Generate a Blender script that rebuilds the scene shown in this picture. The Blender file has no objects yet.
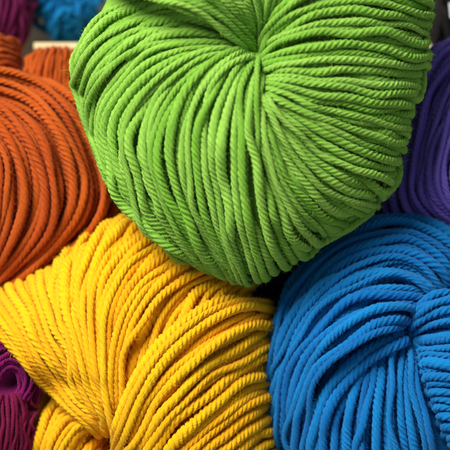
import bpy, math, random
import numpy as np
from mathutils import Matrix, Vector

rng = np.random.default_rng(7)
random.seed(7)

# ------------------------------------------------------------------ scale and viewing frame
PX = 0.0005                    # one photograph pixel is about half a millimetre of yarn
D = 1300.0                     # camera distance to the pile, in those units
PITCH = math.radians(65)       # the camera looks steeply down on the pile
H = 180.0                      # pile reference plane above the table
PI = math.pi
# axes of the viewing frame in the world (right, up in picture, towards camera)
AX = np.array([1.0, 0.0, 0.0])
AY = np.array([0.0, math.sin(PITCH), math.cos(PITCH)])
AZ = np.array([0.0, -math.cos(PITCH), math.sin(PITCH)])
ORG = np.array([0.0, 0.0, H * PX])


def world(X, Y, W):
    """metres in the world from lengths measured along right / picture-up / towards camera"""
    return ORG + PX * (np.multiply.outer(X, AX) + np.multiply.outer(Y, AY) + np.multiply.outer(W, AZ))


scene = bpy.context.scene
col = scene.collection

# ------------------------------------------------------------------ materials


def lin(c):
    c = np.array(c) / 255.0
    return tuple(np.where(c <= 0.04045, c / 12.92, ((c + 0.055) / 1.055) ** 2.4)) + (1.0,)


def yarn_material(name, base, dark, sheen=0.3, spread=0.10):
    m = bpy.data.materials.new(name)
    m.use_nodes = True
    nt = m.node_tree
    nt.nodes.clear()
    N, L = nt.nodes.new, nt.links.new
    out = N('ShaderNodeOutputMaterial')
    b = N('ShaderNodeBsdfPrincipled')
    L(b.outputs[0], out.inputs[0])
    fib = N('ShaderNodeAttribute'); fib.attribute_name = 'fib'
    tint = N('ShaderNodeAttribute'); tint.attribute_name = 'tint'
    # fibres: noise drawn out along the strand
    mp = N('ShaderNodeMapping'); mp.inputs['Scale'].default_value = (1.0, 1.0, 0.16)
    L(fib.outputs['Vector'], mp.inputs['Vector'])
    n1 = N('ShaderNodeTexNoise'); n1.inputs['Scale'].default_value = 0.8
    n1.inputs['Detail'].default_value = 4; n1.inputs['Roughness'].default_value = 0.62
    L(mp.outputs[0], n1.inputs['Vector'])
    # slow unevenness of the dye along the yarn
    mp2 = N('ShaderNodeMapping'); mp2.inputs['Scale'].default_value = (0.25, 0.25, 0.035)
    L(fib.outputs['Vector'], mp2.inputs['Vector'])
    n2 = N('ShaderNodeTexNoise'); n2.inputs['Scale'].default_value = 0.6; n2.inputs['Detail'].default_value = 2
    L(mp2.outputs[0], n2.inputs['Vector'])
    a = N('ShaderNodeMath'); a.operation = 'MULTIPLY_ADD'
    L(n1.outputs['Fac'], a.inputs[0]); a.inputs[1].default_value = 0.8
    L(n2.outputs['Fac'], a.inputs[2])
    a2 = N('ShaderNodeMath'); a2.operation = 'ADD'
    L(a.outputs[0], a2.inputs[0]); L(tint.outputs['Fac'], a2.inputs[1])
    mr = N('ShaderNodeMapRange')
    mr.inputs['From Min'].default_value = 0.5; mr.inputs['From Max'].default_value = 1.3
    L(a2.outputs[0], mr.inputs['Value'])
    mx = N('ShaderNodeMix'); mx.data_type = 'RGBA'
    mx.inputs['A'].default_value = lin(dark); mx.inputs['B'].default_value = lin(base)
    L(mr.outputs[0], mx.inputs['Factor'])
    L(mx.outputs['Result'], b.inputs['Base Color'])
    b.inputs['Roughness'].default_value = 0.82
    b.inputs['Specular IOR Level'].default_value = 0.18
    b.inputs['Sheen Weight'].default_value = sheen
    b.inputs['Sheen Roughness'].default_value = 0.45
    st = N('ShaderNodeMix'); st.data_type = 'RGBA'; st.inputs['Factor'].default_value = 0.25
    L(mx.outputs['Result'], st.inputs['A']); st.inputs['B'].default_value = (1, 1, 1, 1)
    L(st.outputs['Result'], b.inputs['Sheen Tint'])
    bp = N('ShaderNodeBump'); bp.inputs['Strength'].default_value = 0.8
    bp.inputs['Distance'].default_value = 0.001
    L(n1.outputs['Fac'], bp.inputs['Height'])
    L(bp.outputs[0], b.inputs['Normal'])
    return m


def simple_noise_material(name, c1, c2, scale, rough, stretch=(1, 1, 1), bump=0.0):
    m = bpy.data.materials.new(name)
    m.use_nodes = True
    nt = m.node_tree
    b = nt.nodes['Principled BSDF']
    tc = nt.nodes.new('ShaderNodeTexCoord')
    mp = nt.nodes.new('ShaderNodeMapping'); mp.inputs['Scale'].default_value = stretch
    n = nt.nodes.new('ShaderNodeTexNoise'); n.inputs['Scale'].default_value = scale
    n.inputs['Detail'].default_value = 6
    r = nt.nodes.new('ShaderNodeMix'); r.data_type = 'RGBA'
    r.inputs['A'].default_value = lin(c1); r.inputs['B'].default_value = lin(c2)
    nt.links.new(tc.outputs['Object'], mp.inputs[0]); nt.links.new(mp.outputs[0], n.inputs['Vector'])
    nt.links.new(n.outputs['Fac'], r.inputs['Factor']); nt.links.new(r.outputs['Result'], b.inputs['Base Color'])
    b.inputs['Roughness'].default_value = rough
    if bump:
        bp = nt.nodes.new('ShaderNodeBump'); bp.inputs['Strength'].default_value = bump
        bp.inputs['Distance'].default_value = 0.0005
        nt.links.new(n.outputs['Fac'], bp.inputs['Height']); nt.links.new(bp.outputs[0], b.inputs['Normal'])
    return m


# ------------------------------------------------------------------ curves


def catmull(P, m, closed=False):
    """dense Catmull-Rom through P (k,dim), m samples per span"""
    P = np.asarray(P, float)
    if closed:
        Q = np.vstack([P[-1:], P, P[:2]])
    else:
        Q = np.vstack([2 * P[0] - P[1], P, 2 * P[-1] - P[-2]])
    t = np.linspace(0, 1, m, endpoint=False)[:, None]
    out = []
    for i in range(len(Q) - 3):
        p0, p1, p2, p3 = Q[i:i + 4]
        out.append(0.5 * (2 * p1 + (p2 - p0) * t + (2 * p0 - 5 * p1 + 4 * p2 - p3) * t ** 2 + (3 * p1 - p0 - 3 * p2 + p3) * t ** 3))
    out = np.vstack(out)
    if not closed:
        out = np.vstack([out, P[-1:]])
    return out


def resample(P, n):
    seg = np.linalg.norm(np.diff(P, axis=0), axis=1)
    s = np.concatenate([[0], np.cumsum(seg)])
    q = np.linspace(0, s[-1], n)
    return np.stack([np.interp(q, s, P[:, k]) for k in range(P.shape[1])], 1)


def smooth_noise(n, cell, amp):
    """slow random wander along a strand of n points"""
    k = max(4, int(n / cell) + 3)
    v = rng.normal(0, amp, k)
    x = np.linspace(0, k - 1.001, n)
    i = x.astype(int); f = x - i; f = f * f * (3 - 2 * f)
    return v[i] * (1 - f) + v[np.minimum(i + 1, k - 1)] * f


# ------------------------------------------------------------------ the body of one skein


class Body:
    """rounded body with a free outline; strands are laid over it and on round its far side"""

    def __init__(s, centre, w0, outline, cf, cb, power=1.0, dimples=()):
        s.c = np.array(centre, float); s.w0 = w0; s.cf = cf; s.cb = cb; s.pw = power; s.dimples = dimples
        O = catmull(outline, 12, True) - s.c
        th = np.arctan2(O[:, 1], O[:, 0]); r = np.hypot(O[:, 0], O[:, 1])
        o = np.argsort(th)
        g = np.linspace(-PI, PI, 361)
        rr = np.interp(g, th[o], r[o], period=2 * PI)
        for _ in range(6):
            rr = (np.roll(rr[:-1], 1) + 2 * rr[:-1] + np.roll(rr[:-1], -1)) / 4
            rr = np.append(rr, rr[0])
        s.g, s.rr = g, rr
        s.k = (D - w0) / D

    def r(s, th):
        return np.interp(th, s.g, s.rr)

    def sphere(s, p):
        q = p - s.c
        th = np.arctan2(q[..., 1], q[..., 0])
        rho = np.minimum(np.hypot(q[..., 0], q[..., 1]) / s.r(th), 0.9995)
        return np.stack([rho * np.cos(th), rho * np.sin(th), np.sqrt(1 - rho ** 2)], -1)

    def surf(s, u, inset=0.0):
        th = np.arctan2(u[..., 1], u[..., 0]); r = s.r(th) - inset
        c = np.where(u[..., 2] > 0, s.cf, s.cb)
        z = np.sign(u[..., 2]) * np.abs(u[..., 2]) ** s.pw * (c - inset)
        P = np.stack([s.c[0] + u[..., 0] * r, s.c[1] + u[..., 1] * r, z], -1)
        for (dx, dy, dep, rad) in s.dimples:
            g = np.exp(-((P[..., 0] - dx) ** 2 + (P[..., 1] - dy) ** 2) / rad ** 2)
            P[..., 2] -= np.where(u[..., 2] > 0, dep * g, 0)
        n = np.stack([u[..., 0] / r, u[..., 1] / r, u[..., 2] / c], -1)
        n /= np.linalg.norm(n, axis=-1, keepdims=True)
        return P, n

    def trace(s, p):
        """a traced guide: where the photograph's line lies on this body"""
        p = np.asarray(p, float)
        F = np.array([225.0, 225.0])
        q = p.copy()
        for _ in range(3):
            P, n = s.surf(s.sphere(q))
            q = F + (p - F) * (1 - P[..., 2:3] / D)
        return q

    def to_world(s, P):
        return world((P[..., 0] - 225) * s.k, -(P[..., 1] - 225) * s.k, s.w0 + P[..., 2] * s.k)


NP_ = 90


def strands_of(body, guides, d, lift=(0,), ext=(0, 70), under=True, jit=0.26, density=1.0, shade=0.0, dive=0.0, calm=1.0, ds=1.0, thick=0.94):
    d = d * ds
    """strand centre lines for one bundle: list of (points, normals, radius, strand id tint)"""
    G = np.stack([resample(catmull(body.trace(resample(catmull(g, 10), 40)), 2), NP_) for g in guides])
    # spread the strands by the width between guides
    gap = np.linalg.norm(np.diff(G, axis=0), axis=2)
    wgap = np.percentile(gap, 80, axis=1)
    cum = np.concatenate([[0], np.cumsum(wgap)])
    res = []
    for layer in ((0, 1) if under else (0,)):
        n = max(2, int(round(cum[-1] / (d * 0.97) * density * (1 if layer == 0 else 0.8))))
        tt = np.interp((np.arange(n) + (0.5 if layer == 0 else 0.25)) / n * cum[-1], cum, np.arange(len(G)))
        tt = np.clip(tt + rng.normal(0, 0.14 / n, n) * 3 * (len(G) - 1), 0, len(G) - 1)
        k = len(G)
        lines = []
        Gx = np.concatenate([2 * G[:1] - G[1:2], G, 2 * G[-1:] - G[-2:-1]]) if k > 1 else G
        for t in tt:
            i = min(int(t), k - 2); f = t - i
            p0, p1, p2, p3 = Gx[i:i + 4]
            lines.append(0.5 * (2 * p1 + (p2 - p0) * f + (2 * p0 - 5 * p1 + 4 * p2 - p3) * f ** 2 + (3 * p1 - p0 - 3 * p2 + p3) * f ** 3))
        lines = np.array(lines)                        # n, NP, 2
        sp = np.linalg.norm(np.gradient(lines, axis=0), axis=2) if n > 2 else np.full((n, NP_), d)
        for i in range(n):
            L = lines[i].copy()
            # sideways wander
            T = np.gradient(L, axis=0); T /= np.linalg.norm(T, axis=1, keepdims=True) + 1e-9
            L += np.stack([-T[:, 1], T[:, 0]], 1) * smooth_noise(NP_, 22, jit * d)[:, None]
            u = body.sphere(L)
            rad = np.clip(sp[i] / d, 0.66, 1.0) * d / 2 * thick * (1 + rng.normal(0, 0.04))
            rad = np.convolve(np.pad(rad, 6, mode='edge'), np.ones(13) / 13, 'valid')
            LF = np.array([np.interp(np.linspace(0, 1, NP_), np.linspace(0, 1, len(q)), q) for q in (lift if isinstance(lift[0], (tuple, list)) else [lift])])
            gi = np.interp(tt[i], np.linspace(0, k - 1, len(LF)) if len(LF) > 1 else [0], np.arange(len(LF)))
            g0 = int(min(gi, max(0, len(LF) - 2))); g1 = min(g0 + 1, len(LF) - 1)
            lf = LF[g0] * (1 - (gi - g0)) + LF[g1] * (gi - g0)
            lf = lf + smooth_noise(NP_, 18, 0.22 * d * calm) + rng.normal(0, 0.12 * d * calm) - (0.8 * d if layer else 0)
            lf = lf - dive * np.exp(-np.arange(NP_) / 3.0)
            sq = np.clip(1 - sp[i] / d, 0, 1)
            lf = lf + sq * rng.normal(0, 0.5 * d)
            # carry on round the far side along a great circle
            segs, lfs, rads = [u], [lf], [rad]
            for end, ang in ((0, ext[0]), (1, ext[1])):
                if not ang:
                    continue
                a = u[-1] if end else u[0]
                b = u[-6] if end else u[5]
                tng = a - b; tng -= a * np.dot(a, tng)
                tl = np.linalg.norm(tng)
                if tl < 1e-6:
                    continue
                tng /= tl
                # turn the course away from the viewer so it goes over the edge
                want = np.array([0, 0, -1.0]); want -= a * np.dot(a, want); want /= np.linalg.norm(want) + 1e-9
                m = max(4, int(ang / 3))
                pts = []
                cur, dr = a.copy(), tng.copy()
                st = math.radians(ang) / m
                for _ in range(m):
                    dr = dr + 0.12 * want; dr -= cur * np.dot(cur, dr); dr /= np.linalg.norm(dr)
                    new = cur * math.cos(st) + dr * math.sin(st)
                    dr = dr * math.cos(st) - cur * math.sin(st)
                    cur = new; pts.append(cur.copy())
                pts = np.array(pts)
                lv, rv = (lf[-1], rad[-1]) if end else (lf[0], rad[0])
                if end:
                    segs.append(pts); lfs.append(np.full(m, lv)); rads.append(np.full(m, rv))
                else:
                    segs.insert(0, pts[::-1]); lfs.insert(0, np.full(m, lv)); rads.insert(0, np.full(m, rv))
            U = np.vstack(segs); lf = np.concatenate(lfs); rad = np.concatenate(rads)
            P, nrm = body.surf(U, inset=d * 0.5)
            P = P + nrm * lf[:, None]
            # even spacing
            M = np.hstack([P, nrm, rad[:, None]])
            ln = np.linalg.norm(np.diff(P, axis=0), axis=1).sum()
            M = resample(M, max(8, int(ln / (d * 0.5))))
            res.append([M[:, :3], M[:, 3:6], M[:, 6], rng.normal(0, 0.13) + shade, layer])
    return res


def relax(strands, iters, d, anchor=0.035):
    """push overlapping strands apart so that they lie on one another like yarn"""
    if iters <= 0:
        return
    P = np.concatenate([s[0] for s in strands]); R = np.concatenate([s[2] for s in strands])
    ids = np.concatenate([np.full(len(s[0]), i) for i, s in enumerate(strands)])
    P0 = P.copy()
    cell = d * 1.05
    offs = [(i, j, k) for i in (-1, 0, 1) for j in (-1, 0, 1) for k in (-1, 0, 1)]
    same = np.concatenate([[False], ids[1:] == ids[:-1]])
    prev_ok = same; next_ok = np.concatenate([same[1:], [False]])
    for it in range(iters):
        if it % 3 == 0:
            c = np.floor((P - P.min(0)) / cell).astype(np.int64) + 1
            dim = c.max(0) + 2
            key = (c[:, 0] * dim[1] + c[:, 1]) * dim[2] + c[:, 2]
            o = np.argsort(key, kind='stable'); ks = key[o]
            A, B = [], []
            for (i, j, k) in offs:
                q = key + (i * dim[1] + j) * dim[2] + k
                lo = np.searchsorted(ks, q, 'left'); hi = np.searchsorted(ks, q, 'right')
                cnt = hi - lo
                for m in range(int(cnt.max())):
                    ok = np.nonzero(cnt > m)[0]
                    jj = o[lo[ok] + m]
                    g = (ids[ok] < ids[jj])
                    A.append(ok[g]); B.append(jj[g])
            A = np.concatenate(A); B = np.concatenate(B)
        v = P[A] - P[B]; dist = np.linalg.norm(v, axis=1) + 1e-6
        pen = (R[A] + R[B]) * 0.97 - dist
        h = pen > 0
        a, b = A[h], B[h]
        f = v[h] / dist[h, None] * pen[h, None] * 0.5
        acc = np.zeros_like(P); cn = np.zeros(len(P))
        for ax in range(3):
            acc[:, ax] += np.bincount(a, f[:, ax], len(P)) - np.bincount(b, f[:, ax], len(P))
        cn += np.bincount(a, minlength=len(P)) + np.bincount(b, minlength=len(P))
        P = P + 0.9 * acc / np.maximum(1, cn * 0.6)[:, None]
        dl = P - P0
        for _ in range(2):
            pv = np.where(prev_ok[:, None], np.roll(dl, 1, 0), dl); nx = np.where(next_ok[:, None], np.roll(dl, -1, 0), dl)
            dl = 0.5 * dl + 0.25 * (pv + nx)
        m = np.linalg.norm(dl, axis=1, keepdims=True)
        dl *= np.minimum(1, 1.6 * d / (m + 1e-6)) * (1 - anchor)
        P = P0 + dl
    i = 0
    for s in strands:
        n = len(s[0]); s[0] = P[i:i + n]; i += n


# ------------------------------------------------------------------ strands to rope mesh


def rope_mesh(name, body, strands, origin, mat, d, ply=4, pitch=2.5, fuzz=1.0, seg=5, depth=0.36, fl=1.0):
    V, F4, TINT, FIB = [], [], [], []
    base = 0
    hairs = []
    nv = ply * seg
    ph = np.arange(nv) / nv * 2 * PI
    prof = np.abs(np.cos(ply * ph / 2))                 # 0 in the groove, 1 on the crest of a ply
    groove = 1 - np.minimum(1, prof ** 0.75 * 1.05)
    for (P, nrm, rad, tint, layer) in strands:
        ln = np.linalg.norm(np.diff(P, axis=0), axis=1).sum()
        step = d * pitch / (11 if layer == 0 else 8)
        n = max(6, int(ln / step))
        M = resample(catmull(np.hstack([P, nrm, rad[:, None]]), 4), n)
        P, nrm, rad = M[:, :3], M[:, 3:6], M[:, 6]
        T = np.gradient(P, axis=0); T /= np.linalg.norm(T, axis=1, keepdims=True) + 1e-9
        N = nrm - T * (nrm * T).sum(1, keepdims=True); N /= np.linalg.norm(N, axis=1, keepdims=True) + 1e-9
        B = np.cross(T, N)
        s = np.concatenate([[0], np.cumsum(np.linalg.norm(np.diff(P, axis=0), axis=1))])
        lay = pitch * d * (1 + rng.normal(0, 0.05))
        tw = 2 * PI * s / lay + rng.uniform(0, 6.28) + smooth_noise(n, 25, 0.6)
        ang = ph[None, :] + tw[:, None]                 # y runs down here, so this turns as S twist
        swell = 1.03 + smooth_noise(n, 14, 0.05)
        dep = depth * np.clip(1 + smooth_noise(n, 20, 0.28), 0.4, 1.5)
        flat = 1 + 0.07 * np.cos(2 * (ang - (rng.uniform(0, 6.28) + smooth_noise(n, 24, 0.8))[:, None]))
        rr = rad[:, None] * (1 - dep[:, None] * groove[None, :]) * swell[:, None] * flat
        rough = rng.normal(0, 1, (n, nv)); rough = (rough + np.roll(rough, 1, 0) + np.roll(rough, -1, 0)) * 0.028
        rr = rr * (1 + rough)
        Q = P[:, None, :] + rr[..., None] * (np.cos(ang)[..., None] * N[:, None, :] + np.sin(ang)[..., None] * B[:, None, :])
        V.append(Q.reshape(-1, 3))
        off = rng.uniform(0, 400)
        FIB.append(np.stack([np.cos(ang) * d * 0.5 + off, np.sin(ang) * d * 0.5, np.broadcast_to(s[:, None] + off * 3, ang.shape)], -1).reshape(-1, 3))
        TINT.append(np.full(n * nv, tint))
        i = np.arange(n - 1)[:, None] * nv; j = np.arange(nv)[None, :]; j2 = (j + 1) % nv
        F4.append(np.stack([i + j, i + nv + j, i + nv + j2, i + j2], -1).reshape(-1, 4) + base)
        base += n * nv
        # loose fibres standing off the strand
        if fuzz and layer == 0:
            m = rng.poisson(ln * 3.6 * fuzz)
            k = rng.integers(1, n - 1, m)
            a = rng.uniform(-1.9, 1.9, m)
            out = np.cos(a)[:, None] * N[k] + np.sin(a)[:, None] * B[k]
            keep = (out[:, 2] > -0.35) & (nrm[k][:, 2] > -0.2)
            k, out = k[keep], out[keep]; m = len(k)
            if m:
                root = P[k] + out * rad[k][:, None] * 0.86
                L = np.clip(rng.lognormal(0.5, 0.5, m), 0.7, 4.5) * fl
                dr = out * rng.uniform(0.05, 0.8, (m, 1)) + T[k] * rng.normal(0, 0.9, (m, 1)) + rng.normal(0, 0.35, (m, 3))
                dr /= np.linalg.norm(dr, axis=1, keepdims=True)
                bend = rng.normal(0, 0.9, (m, 3))
                hairs.append((root, dr, bend, L, np.full(m, tint), s[k], off))
    if hairs:
        root = np.concatenate([h[0] for h in hairs]); dr = np.concatenate([h[1] for h in hairs])
        bend = np.concatenate([h[2] for h in hairs]); L = np.concatenate([h[3] for h in hairs])
        tn = np.concatenate([h[4] for h in hairs])
        m = len(root)
        side = np.cross(dr, rng.normal(0, 1, (m, 3))); side /= np.linalg.norm(side, axis=1, keepdims=True) + 1e-9
        rows = []
        for q, wd in ((0, 0.085), (0.5, 0.07), (1.0, 0.03)):
            c = root + dr * (L * q)[:, None] + bend * (L * q * q * 0.6)[:, None]
            rows += [c - side * wd, c + side * wd]
        Q = np.stack(rows, 1)                           # m, 6, 3
        V.append(Q.reshape(-1, 3))
        FIB.append(np.repeat(rng.uniform(0, 400, (m, 3)), 6, 0)); TINT.append(np.repeat(tn + 0.05, 6))
        b0 = base + np.arange(m)[:, None] * 6
        F4.append(np.concatenate([b0 + np.array([[0, 1, 3, 2]]), b0 + np.array([[2, 3, 5, 4]])]))
        base += m * 6
    V = np.concatenate(V); F4 = np.concatenate(F4).astype(np.int32)
    W = (body.to_world(V) - origin).astype(np.float32)
    me = bpy.data.meshes.new(name)
    me.vertices.add(len(W)); me.vertices.foreach_set('co', W.ravel())
    me.loops.add(F4.size); me.loops.foreach_set('vertex_index', F4.ravel())
    me.polygons.add(len(F4)); me.polygons.foreach_set('loop_start', np.arange(0, F4.size, 4, dtype=np.int32))
    me.polygons.foreach_set('use_smooth', np.ones(len(F4), bool))
    me.update(calc_edges=True)
    at = me.attributes.new('tint', 'FLOAT', 'POINT'); at.data.foreach_set('value', np.concatenate(TINT).astype(np.float32))
    af = me.attributes.new('fib', 'FLOAT_VECTOR', 'POINT'); af.data.foreach_set('vector', np.concatenate(FIB).astype(np.float32).ravel())
    me.materials.append(mat)
    o = bpy.data.objects.new(name, me)
    col.objects.link(o)
    return o


def core_mesh(body, origin, mat, inset):
    nu, nvv = 64, 40
    V, F = [], []
    for j in range(nvv + 1):
        a = -PI / 2 + PI * j / nvv
        t = np.arange(nu) / nu * 2 * PI
        u = np.stack([np.cos(t) * math.cos(a), np.sin(t) * math.cos(a), np.full(nu, math.sin(a))], -1)
        P, _ = body.surf(u, inset=inset)
        V.append(P)
    V = np.concatenate(V)
    for j in range(nvv):
        for i in range(nu):
            F.append((j * nu + i, j * nu + (i + 1) % nu, (j + 1) * nu + (i + 1) % nu, (j + 1) * nu + i))
    me = bpy.data.meshes.new('core')
    me.from_pydata((body.to_world(V) - origin).tolist(), [], F)
    me.polygons.foreach_set('use_smooth', np.ones(len(F), bool))
    at = me.attributes.new('tint', 'FLOAT', 'POINT'); at.data.foreach_set('value', np.full(len(V), -0.1, np.float32))
    af = me.attributes.new('fib', 'FLOAT_VECTOR', 'POINT'); af.data.foreach_set('vector', V.astype(np.float32).ravel())
    me.materials.append(mat)
    o = bpy.data.objects.new('core', me)
    col.objects.link(o)
    return o


def skein(name, label, bodies, bundles, mat, d, iters=24, core_inset=1.9, group='wool skeins heaped together', **kw):
    """bundles: dicts(guides, body index, options); every bundle is a part of the skein"""
    b0 = bodies[0]
    o0 = b0.to_world(np.array([b0.c[0], b0.c[1], 0.0]))
    origin = np.array([o0[0], o0[1], 0.0])
    root = bpy.data.objects.new(name, None)
    root.empty_display_size = 0.02
    root.location = origin
    root['label'] = label; root['category'] = 'yarn skein'; root['group'] = group
    col.objects.link(root)
    sets = []
    for bd in bundles:
        opt = {k: v for k, v in bd.items() if k in ('lift', 'ext', 'under', 'jit', 'density', 'shade', 'dive', 'calm', 'ds', 'thick')}
        sets.append(strands_of(bodies[bd.get('body', 0)], bd['guides'], d, **opt))
    for bi in range(len(bodies)):
        relax([s for S, bd in zip(sets, bundles) if bd.get('body', 0) == bi for s in S], iters, d)
    for S, bd in zip(sets, bundles):
        b = bodies[bd.get('body', 0)]
        o = rope_mesh(bd.get('name', 'yarn_bundle'), b, S, origin, bd.get('mat', mat), d * bd.get('ds', 1.0), **kw)
        o.parent = root
        if 'label' in bd:
            o['label'] = bd['label']
    for b in bodies:
        c = core_mesh(b, origin, mat, d * core_inset)
        c.parent = root
    return root


# ------------------------------------------------------------------ colours
M_green = yarn_material('lime_wool', (160, 208, 84), (116, 175, 42))
M_orange = yarn_material('orange_wool', (204, 94, 12), (174, 64, 4))
M_yellow = yarn_material('yellow_wool', (255, 203, 8), (252, 176, 2))
M_blue = yarn_material('blue_wool', (8, 138, 206), (0, 108, 180))
M_violet = yarn_material('violet_wool', (136, 112, 212), (106, 84, 188))
M_magenta = yarn_material('magenta_wool', (146, 8, 104), (112, 4, 80))
M_crimson = yarn_material('crimson_wool', (138, 8, 70), (104, 4, 50))
M_plum = yarn_material('plum_wool', (112, 12, 72), (82, 6, 54))
M_cyan = yarn_material('cyan_wool', (6, 150, 206), (2, 110, 176))
M_gap_shade = yarn_material('gap_shade_wool', (66, 54, 112), (46, 38, 86))  # shade between the skeins put into the colour of the added filler
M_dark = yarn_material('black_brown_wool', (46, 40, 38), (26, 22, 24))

# ------------------------------------------------------------------ lime green skein (top of the heap)
green = Body((258, 85), 30,
             [(88, 0), (77, 22), (70, 48), (70, 72), (78, 95), (88, 130), (98, 165), (112, 195), (132, 218), (160, 243), (205, 268), (235, 281), (258, 286), (280, 277), (300, 261),
              (320, 241), (346, 225), (372, 206), (391, 183), (402, 155), (410, 125), (418, 90), (427, 50), (429, 10), (424, -40), (390, -85), (330, -112), (250, -118), (170, -95), (115, -50)],
             112, 150, 0.9, dimples=[(258, 46, 44, 22), (228, 34, 16, 22), (262, 86, 12, 13)])
gA = [[(246, 33), (215, 20), (175, 8), (140, 14), (108, 42), (87, 80), (83, 105), (89, 140), (104, 176), (128, 212)],
      [(248, 46), (215, 37), (175, 33), (140, 40), (112, 60), (92, 88), (87, 115), (94, 148), (109, 182), (134, 218)],
      [(250, 50), (222, 46), (190, 50), (158, 66), (131, 92), (113, 124), (112, 157), (124, 192), (143, 222), (165, 246)],
      [(251, 52), (230, 52), (205, 60), (180, 82), (163, 112), (155, 147), (160, 182), (172, 216), (188, 244), (210, 270)],
      [(252, 53), (240, 55), (222, 67), (207, 92), (198, 122), (195, 152), (198, 186), (206, 220), (218, 250), (235, 281)],
      [(253, 54), (246, 64), (238, 87), (232, 117), (230, 152), (230, 186), (234, 220), (241, 250), (252, 284)],
      [(254, 56), (257, 78), (259, 106), (262, 136), (266, 166), (271, 196), (277, 224), (286, 250), (298, 266)]]
gB = [[(256, 60), (259, 82), (261, 110), (264, 140), (268, 172), (274, 205), (283, 236), (295, 258), (306, 264)],
      [(258, 80), (262, 112), (269, 150), (280, 190), (297, 224), (318, 244), (330, 245)],
      [(259, 86), (265, 116), (277, 152), (297, 188), (323, 214), (352, 224)],
      [(260, 89), (270, 114), (288, 144), (315, 173), (348, 194), (381, 203)],
      [(260, 91), (275, 109), (301, 133), (336, 156), (372, 172), (399, 177)],
      [(261, 90), (282, 101), (314, 116), (350, 131), (386, 143), (408, 148)],
      [(260, 88), (284, 93), (320, 104), (357, 113), (393, 121), (415, 124)]]
gC = [[(260, 88), (284, 92), (320, 101), (358, 108), (394, 114), (418, 116)],
      [(259, 86), (282, 89), (320, 96), (360, 102), (395, 107), (421, 108)],
      [(258, 75), (285, 72), (325, 72), (365, 74), (400, 76), (427, 79)],
      [(258, 62), (285, 53), (325, 47), (365, 46), (400, 50), (432, 56)],
      [(259, 52), (280, 35), (315, 22), (355, 17), (400, 20), (434, 32)],
      [(261, 48), (278, 22), (300, 2), (335, -12), (380, -12), (432, 5)],
      [(262, 44), (275, 15), (290, -15), (320, -45), (365, -60), (415, -52)]]
gD = [[(255, 47), (235, 38), (205, 22), (170, 12), (138, 0), (108, -18), (90, -30)],
      [(256, 46), (240, 28), (212, 5), (180, -15), (148, -38), (118, -55)],
      [(257, 45), (247, 20), (233, -10), (212, -45), (190, -80), (175, -98)],
      [(260, 44), (258, 15), (255, -20), (250, -60), (245, -112)],
      [(263, 44), (270, 15), (280, -15), (297, -55), (318, -108)]]
gE = [[(225, 20), (185, -6), (145, -14), (112, -6), (92, 6), (78, 28), (70, 54), (72, 80)],
      [(225, 24), (180, 4), (140, 6), (110, 19), (89, 37), (76, 58), (71, 80), (76, 103)],
      [(215, 30), (172, 20), (134, 28), (107, 46), (88, 65), (78, 84), (78, 104), (82, 120)],
      [(200, 36), (160, 36), (128, 50), (106, 68), (93, 86), (86, 104), (86, 122), (90, 138)]]
gH = [[(247, 28), (216, 6), (178, -6), (142, 0), (112, 16)], [(248, 34), (216, 18), (178, 8), (140, 15), (112, 36)],
      [(248, 39), (216, 28), (178, 20), (140, 27), (114, 50)], [(249, 43), (216, 34), (178, 30), (142, 36), (116, 58)]]
gF = [resample(catmull(g, 10), 60)[26:][::3].tolist() for g in gB + gC[:5]]
skein('yarn_skein', 'big lime green skein on top, strands fanning out from its pinched centre',
      [green],
      [dict(guides=gA, lift=((-24, -18, -13, -4, 0, 0), (-18, -12, -6, 0, 2, 0), (-12, -6, 2, 4, 2, 0), (-8, 2, 5, 3, 2, 0), (-4, 4, 5, 3, 2, 0)), ext=(0, 75), dive=30),
       dict(guides=gB, lift=(-8, -2, 0, 0), ext=(0, 75), dive=30, density=1.12, calm=0.6, jit=0.2),
       dict(guides=gC, lift=(-4, 1, 1, 0), ext=(0, 75), dive=30, density=1.12, calm=0.6, jit=0.2),
       dict(guides=gH, lift=(-26, -15, -13, -13, -14), ext=(0, 0), calm=0.5, jit=0.1, density=1.1),
       dict(guides=gF, lift=(-18, -8, -3, -1, 0), ext=(0, 75), calm=0.5, jit=0.15, density=0.7, under=False),
       dict(guides=gD, lift=((-2, 22, 34, 32, 22, 8), (-4, 18, 26, 20, 10, 2), (-8, 8, 10, 6, 2), (-8, 4, 4, 2), (-8, 2, 2, 0)), ext=(0, 60), dive=34),
       dict(guides=gE, lift=(-26, -22, -12, -6, -3), ext=(0, 60), jit=0.08, density=1.25, calm=0.4)],
      M_green, 9.6)

# ------------------------------------------------------------------ orange skein
orange = Body((-5, 185), -85,
              [(-5, 63), (25, 69), (52, 79), (98, 92), (117, 126), (125, 168), (130, 198), (123, 224), (98, 252), (66, 274), (34, 293), (0, 310), (-35, 318), (-80, 290), (-115, 240), (-125, 185), (-110, 120), (-60, 75)],
              95, 105)
oA = [[(-45, 64), (8, 66), (50, 79), (86, 102), (110, 138), (126, 182), (125, 214), (100, 244), (62, 272), (4, 306), (-25, 314)],
      [(-50, 74), (-2, 76), (38, 90), (66, 116), (86, 150), (97, 188), (90, 222), (60, 254), (17, 290), (-20, 310)],
      [(-52, 88), (-12, 91), (20, 105), (44, 131), (58, 165), (62, 198), (51, 230), (26, 262), (-8, 292), (-30, 304)],
      [(-54, 100), (-16, 108), (8, 130), (24, 158), (30, 192), (26, 226), (10, 258), (-14, 290), (-34, 304)],
      [(-60, 108), (-28, 122), (-8, 145), (2, 175), (2, 212), (-8, 248), (-26, 282), (-46, 300)],
      [(-66, 116), (-44, 135), (-30, 160), (-24, 190), (-28, 225), (-40, 260), (-58, 290)]]
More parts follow.
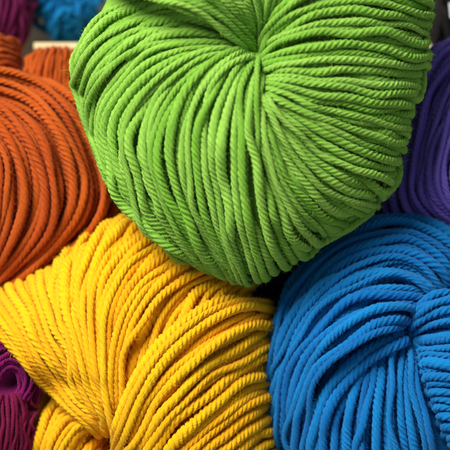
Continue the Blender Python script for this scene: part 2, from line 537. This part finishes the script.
orange_b = Body((46, 79), -130, [(19, 70), (25, 59), (34, 51), (48, 47), (62, 48), (76, 56), (88, 80), (88, 108), (66, 125), (30, 120), (18, 95)], 42, 70)
oB = [[(24, 95), (20, 75), (24, 60), (34, 51)], [(35, 98), (32, 78), (36, 60), (44, 47)], [(48, 100), (46, 80), (48, 62), (54, 46)],
      [(62, 100), (60, 80), (60, 62), (62, 48)], [(76, 100), (74, 82), (72, 66), (71, 56)], [(90, 100), (87, 84), (82, 70), (78, 62)]]
orange_c = Body((-6, 72), -125, [(-6, 26), (6, 30), (14, 37), (19, 50), (21, 68), (20, 95), (8, 115), (-20, 115), (-40, 90), (-40, 55), (-25, 32)], 42, 70)
oC = [[(-35, 50), (-15, 38), (0, 33), (13, 38)], [(-35, 62), (-12, 50), (4, 46), (18, 50)], [(-35, 75), (-12, 64), (4, 60), (20, 64)], [(-35, 90), (-10, 80), (5, 76), (20, 80)]]
skein('yarn_skein', 'orange skein at the left edge, between the lime green and yellow skeins',
      [orange, orange_b, orange_c],
      [dict(guides=oA, lift=(0, 2, 2, 0), ext=(40, 40), density=1.22, jit=0.17, calm=0.6),
       dict(guides=oB, body=1, ext=(0, 70), name='end_loop', ds=0.52, jit=0.1),
       dict(guides=oC, body=2, ext=(40, 50), name='end_loop', ds=0.52, jit=0.1)],
      M_orange, 9.8)

# ------------------------------------------------------------------ yellow twisted skein
yellow = Body((140, 372), -55,
              [(123, 219), (145, 217), (175, 217), (215, 238), (245, 258), (266, 280), (272, 318), (271, 355), (271, 400), (277, 450), (270, 500), (225, 535), (150, 545), (80, 530), (38, 490), (14, 450), (14, 420), (18, 393), (14, 370), (-16, 345), (-38, 322), (-34, 302), (16, 286), (50, 262), (78, 241), (101, 224)],
              100, 85, 0.9, dimples=[(113, 434, 46, 18), (60, 398, 30, 22), (40, 392, 22, 14)])
yL = [[(-44, 305), (-24, 328), (-2, 348), (26, 376), (58, 402), (99, 433)],
      [(-30, 290), (-14, 308), (6, 333), (32, 368), (62, 397), (101, 431)],
      [(7, 295), (23, 322), (46, 361), (76, 400), (105, 430)],
      [(37, 274), (43, 305), (59, 350), (83, 396), (107, 430)],
      [(68, 252), (62, 285), (69, 335), (87, 386), (109, 430)],
      [(103, 227), (86, 260), (77, 305), (85, 355), (99, 400), (110, 430)],
      [(143, 221), (114, 248), (95, 290), (93, 340), (101, 390), (111, 430)],
      [(190, 226), (150, 246), (121, 279), (107, 320), (103, 365), (107, 405), (112, 430)],
      [(226, 244), (192, 255), (159, 274), (133, 305), (117, 345), (111, 390), (113, 431)],
      [(244, 262), (208, 268), (174, 284), (147, 310), (130, 345), (121, 385), (115, 432)]]
# further strands that come over the outer edge between those and sink away under them towards the pinch
yF = [resample(catmull(g, 10), 60)[:34][::3].tolist() for g in yL]
yM = [[(228, 256), (192, 272), (162, 295), (141, 324), (129, 360), (120, 395), (117, 425)],
      [(232, 262), (202, 270), (174, 291), (153, 320), (138, 355), (126, 395), (120, 425)],
      [(246, 262), (222, 272), (200, 290), (184, 318), (171, 350), (160, 385)],
      [(258, 268), (242, 278), (226, 294), (213, 318), (203, 345), (194, 375)],
      [(266, 280), (256, 290), (246, 306), (238, 326), (232, 345)]]
yR = [[(108, 490), (112, 455), (119, 425), (127, 402), (143, 366), (166, 338), (198, 314), (232, 301), (264, 300)],
      [(114, 495), (126, 445), (143, 402), (166, 368), (196, 340), (228, 320), (252, 311), (268, 314)],
      [(128, 500), (142, 452), (166, 413), (196, 385), (228, 363), (254, 350), (269, 344)],
      [(148, 510), (164, 466), (191, 433), (221, 409), (248, 392), (270, 382)],
      [(168, 518), (192, 476), (221, 451), (248, 434), (273, 422)],
      [(195, 525), (222, 495), (250, 477), (276, 464)]]
yG = [resample(catmull(g, 10), 60)[24:][::3].tolist() for g in yR[:5]]
yD = [[(100, 428), (76, 402), (50, 388), (32, 392), (20, 415), (15, 450), (18, 495)],
      [(108, 432), (84, 408), (62, 399), (44, 405), (32, 428), (26, 465), (28, 495)],
      [(112, 440), (94, 416), (74, 406), (56, 414), (44, 436), (38, 465), (40, 490)],
      [(113, 442), (98, 426), (80, 420), (65, 432), (54, 455), (50, 490)],
      [(114, 444), (104, 437), (93, 440), (82, 455), (74, 490)],
      [(116, 448), (111, 450), (106, 465), (100, 495)]]
skein('yarn_skein', 'golden yellow twisted skein with a pinched fold, below the lime green skein',
      [yellow],
      [dict(guides=yL, lift=((2, 2, 2, 0, -8), (2, 3, 4, 2, -8), (0, 3, 5, 3, -8), (-2, 2, 6, 3, -8), (-4, 2, 8, 4, -8)), ext=(80, 0), calm=0.6, jit=0.18, density=1.15, thick=1.02),
       dict(guides=yF, lift=(0, 0, -2, -7, -16), ext=(60, 0), calm=0.5, jit=0.15, density=0.95, under=False),
       dict(guides=yM, lift=(-6, -8, -8, -10), ext=(40, 0), calm=0.6, jit=0.15, thick=1.02),
       dict(guides=yG, lift=(0, 4, 4, 2, 0), ext=(0, 70), calm=0.5, jit=0.15, density=0.7, under=False),
       dict(guides=yR, lift=((6, 26, 27, 16, 3), (4, 22, 24, 13, 3), (2, 19, 21, 10, 2), (0, 17, 18, 8, 2), (0, 15, 16, 7, 1), (0, 14, 14, 5, 1)), ext=(30, 60), thick=1.02, jit=0.16, calm=0.5, density=1.1),
       dict(guides=yD, lift=((-22, -14, -10, -8, -4), (-20, -6, -1, 0, 0), (-20, -6, -1, 0, 0)), ext=(0, 40), calm=0.5, jit=0.15, density=1.1)],
      M_yellow, 9.6)

# ------------------------------------------------------------------ blue twisted skein
blue = Body((405, 360), -45,
            [(266, 330), (270, 308), (284, 282), (306, 258), (333, 236), (362, 220), (395, 214), (430, 216), (470, 226), (515, 260), (540, 310), (545, 370), (530, 440), (490, 500), (430, 525), (350, 520), (300, 490), (278, 445), (270, 410), (266, 370)],
            100, 100, 0.9, dimples=[(408, 328, 34, 18), (370, 352, 8, 18)])
bA = [[(475, 230), (432, 219), (396, 217), (360, 224), (330, 241), (302, 266), (283, 291), (271, 324), (267, 355)],
      [(462, 262), (430, 246), (400, 239), (365, 246), (332, 265), (305, 292), (286, 325), (274, 365), (270, 400)],
      [(447, 285), (420, 271), (392, 267), (358, 276), (326, 297), (301, 327), (285, 365), (276, 405), (274, 435)],
      [(434, 300), (412, 293), (385, 294), (352, 306), (323, 329), (301, 360), (288, 400), (282, 440), (284, 462)],
      [(420, 313), (398, 314), (370, 323), (341, 341), (316, 366), (301, 400), (294, 440), (294, 475)],
      [(413, 326), (390, 334), (360, 348), (335, 366), (318, 392), (308, 430), (306, 485)]]
bB = [[(326, 350), (319, 380), (309, 420), (302, 460), (302, 495)],
      [(345, 345), (338, 368), (325, 395), (316, 430), (311, 470), (312, 497)],
      [(368, 335), (358, 365), (349, 400), (344, 450), (344, 510)],
      [(388, 325), (381, 355), (376, 395), (373, 440), (374, 515)],
      [(403, 322), (402, 350), (401, 390), (404, 440), (408, 515)],
      [(412, 326), (416, 360), (424, 400), (434, 440), (448, 505)]]
bE = [[(398, 335), (364, 351), (339, 371), (323, 395), (312, 430), (308, 485)],
      [(402, 337), (371, 355), (347, 376), (330, 402), (320, 440), (317, 492)]]
bC = [[(426, 318), (416, 309), (424, 299), (446, 293), (480, 292), (520, 296)],
      [(424, 334), (411, 325), (420, 318), (444, 315), (480, 314), (530, 318)],
      [(430, 356), (417, 346), (427, 343), (450, 342), (485, 340), (535, 342)],
      [(438, 380), (425, 371), (434, 368), (456, 368), (490, 366), (540, 366)],
      [(446, 405), (434, 397), (442, 393), (462, 393), (495, 391), (538, 392)],
      [(455, 432), (443, 424), (450, 420), (470, 420), (500, 418), (530, 420)],
      [(468, 462), (456, 454), (463, 450), (480, 450), (505, 448), (520, 450)]]
skein('yarn_skein', 'bright blue twisted skein with a dark knot, in the bottom right corner',
      [blue],
      [dict(guides=bA, lift=((-8, 2, 3, 2, 1, 0), (-8, 4, 6, 4, 2, 0), (-8, 8, 12, 8, 3, 0), (-4, 16, 19, 12, 4, 0)), ext=(0, 60), dive=14),
       dict(guides=bE, lift=(-14, -8, -2, 0, 0), ext=(0, 40), calm=0.5, jit=0.12, density=1.2),
       dict(guides=bB, lift=(-20, -16, -7, -2, 0), ext=(0, 40), calm=0.7, jit=0.18),
       dict(guides=bC, lift=(-20, 2, 14, 18, 13, 4), ext=(0, 40), density=1.2, calm=0.6, jit=0.12)],
      M_blue, 10.0, core_inset=2.5)

# ------------------------------------------------------------------ violet skein
violet = Body((500, 132), -85,
              [(416, 36), (396, 80), (386, 120), (386, 160), (372, 200), (378, 228), (420, 240), (465, 248), (520, 232), (575, 200), (600, 130), (580, 60), (530, 25), (470, 24), (442, 32)],
              85, 105)
vA = [[(472, 28), (430, 44), (401, 86), (390, 126), (388, 163), (377, 197), (382, 224), (420, 242)],
      [(476, 34), (446, 52), (420, 92), (409, 131), (409, 166), (404, 195), (412, 216), (440, 234)],
      [(484, 42), (458, 66), (442, 100), (432, 135), (423, 166), (421, 192), (436, 214), (462, 232)],
      [(495, 60), (472, 86), (458, 115), (449, 145), (444, 172), (450, 196), (470, 216), (500, 230)],
      [(505, 80), (488, 102), (476, 125), (470, 150), (470, 175), (480, 198), (505, 215)],
      [(510, 90), (496, 110), (487, 132), (483, 152), (486, 176), (498, 192), (512, 202)],
      [(515, 100), (505, 120), (498, 140), (496, 160), (500, 180), (515, 198)]]
vB = [[(440, 42), (470, 34), (510, 34)], [(436, 54), (465, 46), (505, 46)], [(434, 66), (460, 58), (500, 58)], [(430, 78), (455, 70), (490, 70)]]
skein('yarn_skein', 'violet skein at the right edge, behind the lime green and above the blue',
      [violet], [dict(guides=vA, lift=(-6, 3, 3, 0), ext=(0, 50), density=1.2, jit=0.18, calm=0.6), dict(guides=vB, lift=(-8, -6, -6), ext=(50, 0))], M_violet, 8.6, core_inset=2.0)

# ------------------------------------------------------------------ magenta skein, bottom left
magenta = Body((-14, 402), -6, [(-14, 325), (4, 330), (19, 339), (33, 354), (40, 375), (40, 398), (39, 420), (34, 445), (20, 470), (-14, 485), (-55, 470), (-75, 430), (-75, 380), (-50, 340)],
               52, 85, 0.9, dimples=[(16, 381, 26, 9)])
mA = [[(-2, 392), (2, 376), (13, 368), (24, 373), (27, 386), (22, 397)],
      [(-12, 388), (-3, 366), (12, 356), (28, 364), (34, 382), (30, 400)],
      [(-22, 380), (-10, 354), (10, 345), (30, 356), (40, 378), (38, 402)],
      [(-34, 370), (-16, 341), (8, 335), (33, 350), (44, 376), (42, 404)]]
mB = [[(36, 390), (38, 402), (38, 418), (34, 446)], [(27, 392), (29, 406), (29, 424), (22, 466)], [(17, 394), (17, 408), (16, 430), (10, 475)],
      [(6, 394), (3, 408), (1, 430), (-3, 478)], [(-8, 392), (-13, 408), (-18, 430), (-24, 474)], [(-24, 388), (-36, 404), (-46, 430), (-56, 464)]]
skein('yarn_skein', 'magenta skein with a dark hole and crimson lower half, bottom left corner',
      [magenta], [dict(guides=mA, lift=((-8, -4, -3, -8), (-4, 3, 4, -4), (-2, 3, 3, -1)), ext=(0, 0), calm=0.4, density=1.2, label='magenta upper bundle'), dict(guides=mB, lift=(-7, -2, 0, 0), ext=(0, 60), calm=0.4, density=1.2, mat=M_crimson, label='crimson lower bundle')],
      M_magenta, 5.4, iters=10)

# ------------------------------------------------------------------ far skeins on the table, then an added dark filler under the heap
plum = Body((-2, 2), -215, [(41, 0), (40, 18), (33, 41), (22, 54), (8, 52), (-20, 50), (-50, 35), (-60, 0), (-45, -40), (0, -58), (32, -40)], 48, 65)
pA = [[(38, -20), (37, 5), (33, 25), (26, 46)], [(28, -30), (28, 0), (24, 25), (16, 50)], [(14, -40), (14, -5), (10, 22), (2, 50)], [(-2, -45), (-2, -5), (-6, 22), (-16, 48)], [(-20, -45), (-20, -5), (-26, 20), (-34, 40)]]
skein('yarn_skein', 'dark plum skein out of focus in the top left corner behind the orange skein',
      [plum], [dict(guides=pA, ext=(40, 60))], M_plum, 6.5, iters=12, core_inset=1.1)

cyan = Body((66, -3), -265, [(20, 0), (26, 22), (43, 32), (56, 38), (72, 38), (88, 35), (100, 20), (104, 0), (96, -28), (68, -42), (42, -28)], 44, 46, dimples=[(64, 6, 16, 8)])
cA = [[(62, 4), (52, 10), (44, 20), (42, 34)], [(64, 6), (58, 16), (54, 28), (56, 41)], [(66, 7), (68, 20), (70, 32), (72, 42)], [(68, 6), (78, 16), (84, 26), (88, 36)],
      [(69, 4), (80, 6), (92, 8), (103, 8)], [(69, 2), (80, -8), (90, -16), (98, -24)], [(67, 0), (70, -14), (72, -28), (72, -41)], [(64, 0), (58, -12), (50, -22), (44, -28)], [(62, 2), (52, -2), (42, -2), (21, 2)], [(61, 5), (50, 8), (40, 16), (27, 24)]]
skein('yarn_skein', 'fluffy turquoise skein far back on the cream table, out of focus',
      [cyan], [dict(guides=cA, ext=(0, 60), jit=0.5)], M_cyan, 8.0, iters=12, fuzz=3.0, fl=1.5)

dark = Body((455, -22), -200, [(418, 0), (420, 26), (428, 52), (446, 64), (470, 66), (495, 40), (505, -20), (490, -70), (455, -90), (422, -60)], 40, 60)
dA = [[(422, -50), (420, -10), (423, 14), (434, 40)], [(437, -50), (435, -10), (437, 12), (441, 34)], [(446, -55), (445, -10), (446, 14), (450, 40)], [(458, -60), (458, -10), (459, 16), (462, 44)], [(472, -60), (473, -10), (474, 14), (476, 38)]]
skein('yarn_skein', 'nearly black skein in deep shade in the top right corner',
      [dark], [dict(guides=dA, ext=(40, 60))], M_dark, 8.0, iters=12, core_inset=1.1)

under = Body((230, 262), -125, [(70, 230), (110, 190), (200, 180), (300, 185), (390, 175), (430, 200), (420, 240), (370, 290), (330, 350), (270, 390), (210, 360), (150, 300), (90, 265)], 48, 42)  # added filler body, unseen itself, keeps the gaps dark above the pale table
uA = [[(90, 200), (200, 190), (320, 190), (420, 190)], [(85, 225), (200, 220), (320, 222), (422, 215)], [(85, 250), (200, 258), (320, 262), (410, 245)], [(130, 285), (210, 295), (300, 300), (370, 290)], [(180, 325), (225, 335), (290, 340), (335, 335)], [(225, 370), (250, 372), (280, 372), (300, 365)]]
skein('yarn_skein', 'added dark filler skein under the heap, standing in for shade in the gaps',
      [under], [dict(guides=uA, ext=(40, 40))], M_gap_shade, 10.0, iters=8, fuzz=0.3)

# ------------------------------------------------------------------ pale wooden board standing on the table behind the orange skein
M_board = simple_noise_material('pale_wood', (226, 206, 156), (206, 182, 130), 22.0, 0.6, (1, 10, 10), 0.2)
kb = (D + 190) / D
top = world((70 - 225.0) * kb, (225.0 - 45.5) * kb, -190.0)
bw, bt, bh, bv = 36 * kb * PX, 4.5 * PX, top[2], 0.0008
ring = []
prof_ = [(-bt, 0), (bt, 0), (bt, bh - bv), (bt - bv, bh), (-bt + bv, bh), (-bt, bh - bv)]
vs = [(x, y, z) for x in (-bw, bw) for (y, z) in prof_]
fs = [tuple(range(5, -1, -1)), tuple(range(6, 12))] + [(i, (i + 1) % 6, 6 + (i + 1) % 6, 6 + i) for i in range(6)]
me = bpy.data.meshes.new('wooden_board')
me.from_pydata(vs, [], fs)
me.materials.append(M_board)
board = bpy.data.objects.new('wooden_board', me)
board.location = (top[0], top[1], 0.0005)
board['label'] = 'pale cream wooden board edge behind the orange skein, under the turquoise one'; board['category'] = 'board'
col.objects.link(board)

# ------------------------------------------------------------------ paper tag tucked beside the violet skein
M_paper = simple_noise_material('white_paper', (236, 236, 232), (222, 222, 220), 60.0, 0.7)
kk = (D + 158) / D
tg = []
for zz in (-0.8, 0.8):
    for (a, b) in ((449, 3), (466, 1), (470, 4), (471, 13), (467, 17), (450, 18)):
        tg.append(world((a - 225.0) * kk, -(b - 225.0) * kk, -158 + zz + 0.15 * (b - 10)))
tg = np.array(tg); to = tg.mean(0)
me = bpy.data.meshes.new('paper_tag')
me.from_pydata((tg - to).tolist(), [], [tuple(range(6, 12)), tuple(range(5, -1, -1))] + [(i, (i + 1) % 6, 6 + (i + 1) % 6, 6 + i) for i in range(6)])
me.materials.append(M_paper)
tag = bpy.data.objects.new('paper_tag', me)
tag.location = to
tag['label'] = 'small white paper tag cut by the right border above the violet skein'; tag['category'] = 'tag'
col.objects.link(tag)

# ------------------------------------------------------------------ table
M_table = simple_noise_material('cream_wood', (232, 214, 170), (214, 190, 142), 9.0, 0.6, (1, 14, 14), 0.2)
me = bpy.data.meshes.new('table')
s_, t_ = 0.9, 0.03
vs = [(-s_, -s_, 0), (s_, -s_, 0), (s_, s_, 0), (-s_, s_, 0), (-s_, -s_, -t_), (s_, -s_, -t_), (s_, s_, -t_), (-s_, s_, -t_)]
me.from_pydata(vs, [], [(0, 1, 2, 3), (7, 6, 5, 4), (0, 4, 5, 1), (1, 5, 6, 2), (2, 6, 7, 3), (3, 7, 4, 0)])
me.materials.append(M_table)
table = bpy.data.objects.new('table', me)
table['kind'] = 'structure'
col.objects.link(table)

# ------------------------------------------------------------------ light


def area(name, direction, dist, size, power, colour):
    l = bpy.data.lights.new(name, 'AREA')
    l.shape = 'DISK'; l.size = size; l.energy = power; l.color = colour
    o = bpy.data.objects.new(name, l)
    d_ = np.array(direction, float); d_ /= np.linalg.norm(d_)
    tgt = world(np.array(0.0), np.array(0.0), np.array(0.0))
    p = tgt + dist * (d_[0] * AX + d_[1] * AY + d_[2] * AZ)
    o.location = p
    o.rotation_euler = (Vector(tgt) - Vector(p)).to_track_quat('-Z', 'Y').to_euler()
    col.objects.link(o)


area('key_light', (-0.42, 0.60, 0.76), 0.85, 0.42, 12.3, (1.0, 0.97, 0.93))
w = bpy.data.worlds.new('World')
scene.world = w
w.use_nodes = True
w.node_tree.nodes['Background'].inputs[0].default_value = (0.75, 0.85, 1.0, 1)
w.node_tree.nodes['Background'].inputs[1].default_value = 0.30

# ------------------------------------------------------------------ camera
cd = bpy.data.cameras.new('camera')
cd.sensor_width = 36
cd.lens = 36 * D / 450
cd.clip_start = 0.01; cd.clip_end = 20
cam = bpy.data.objects.new('camera', cd)
R = Matrix((AX, AY, AZ)).transposed()
cam.matrix_world = Matrix.Translation(Vector(ORG + AZ * D * PX)) @ R.to_4x4()
cd.dof.use_dof = True
cd.dof.focus_distance = (D - 70) * PX
cd.dof.aperture_fstop = 7.0
col.objects.link(cam)
scene.camera = cam

scene.view_settings.view_transform = 'Standard'
scene.view_settings.look = 'None'
scene.view_settings.exposure = 0
scene.view_settings.gamma = 1
scene.cycles.use_denoising = True
scene.cycles.max_bounces = 10
scene.cycles.diffuse_bounces = 8
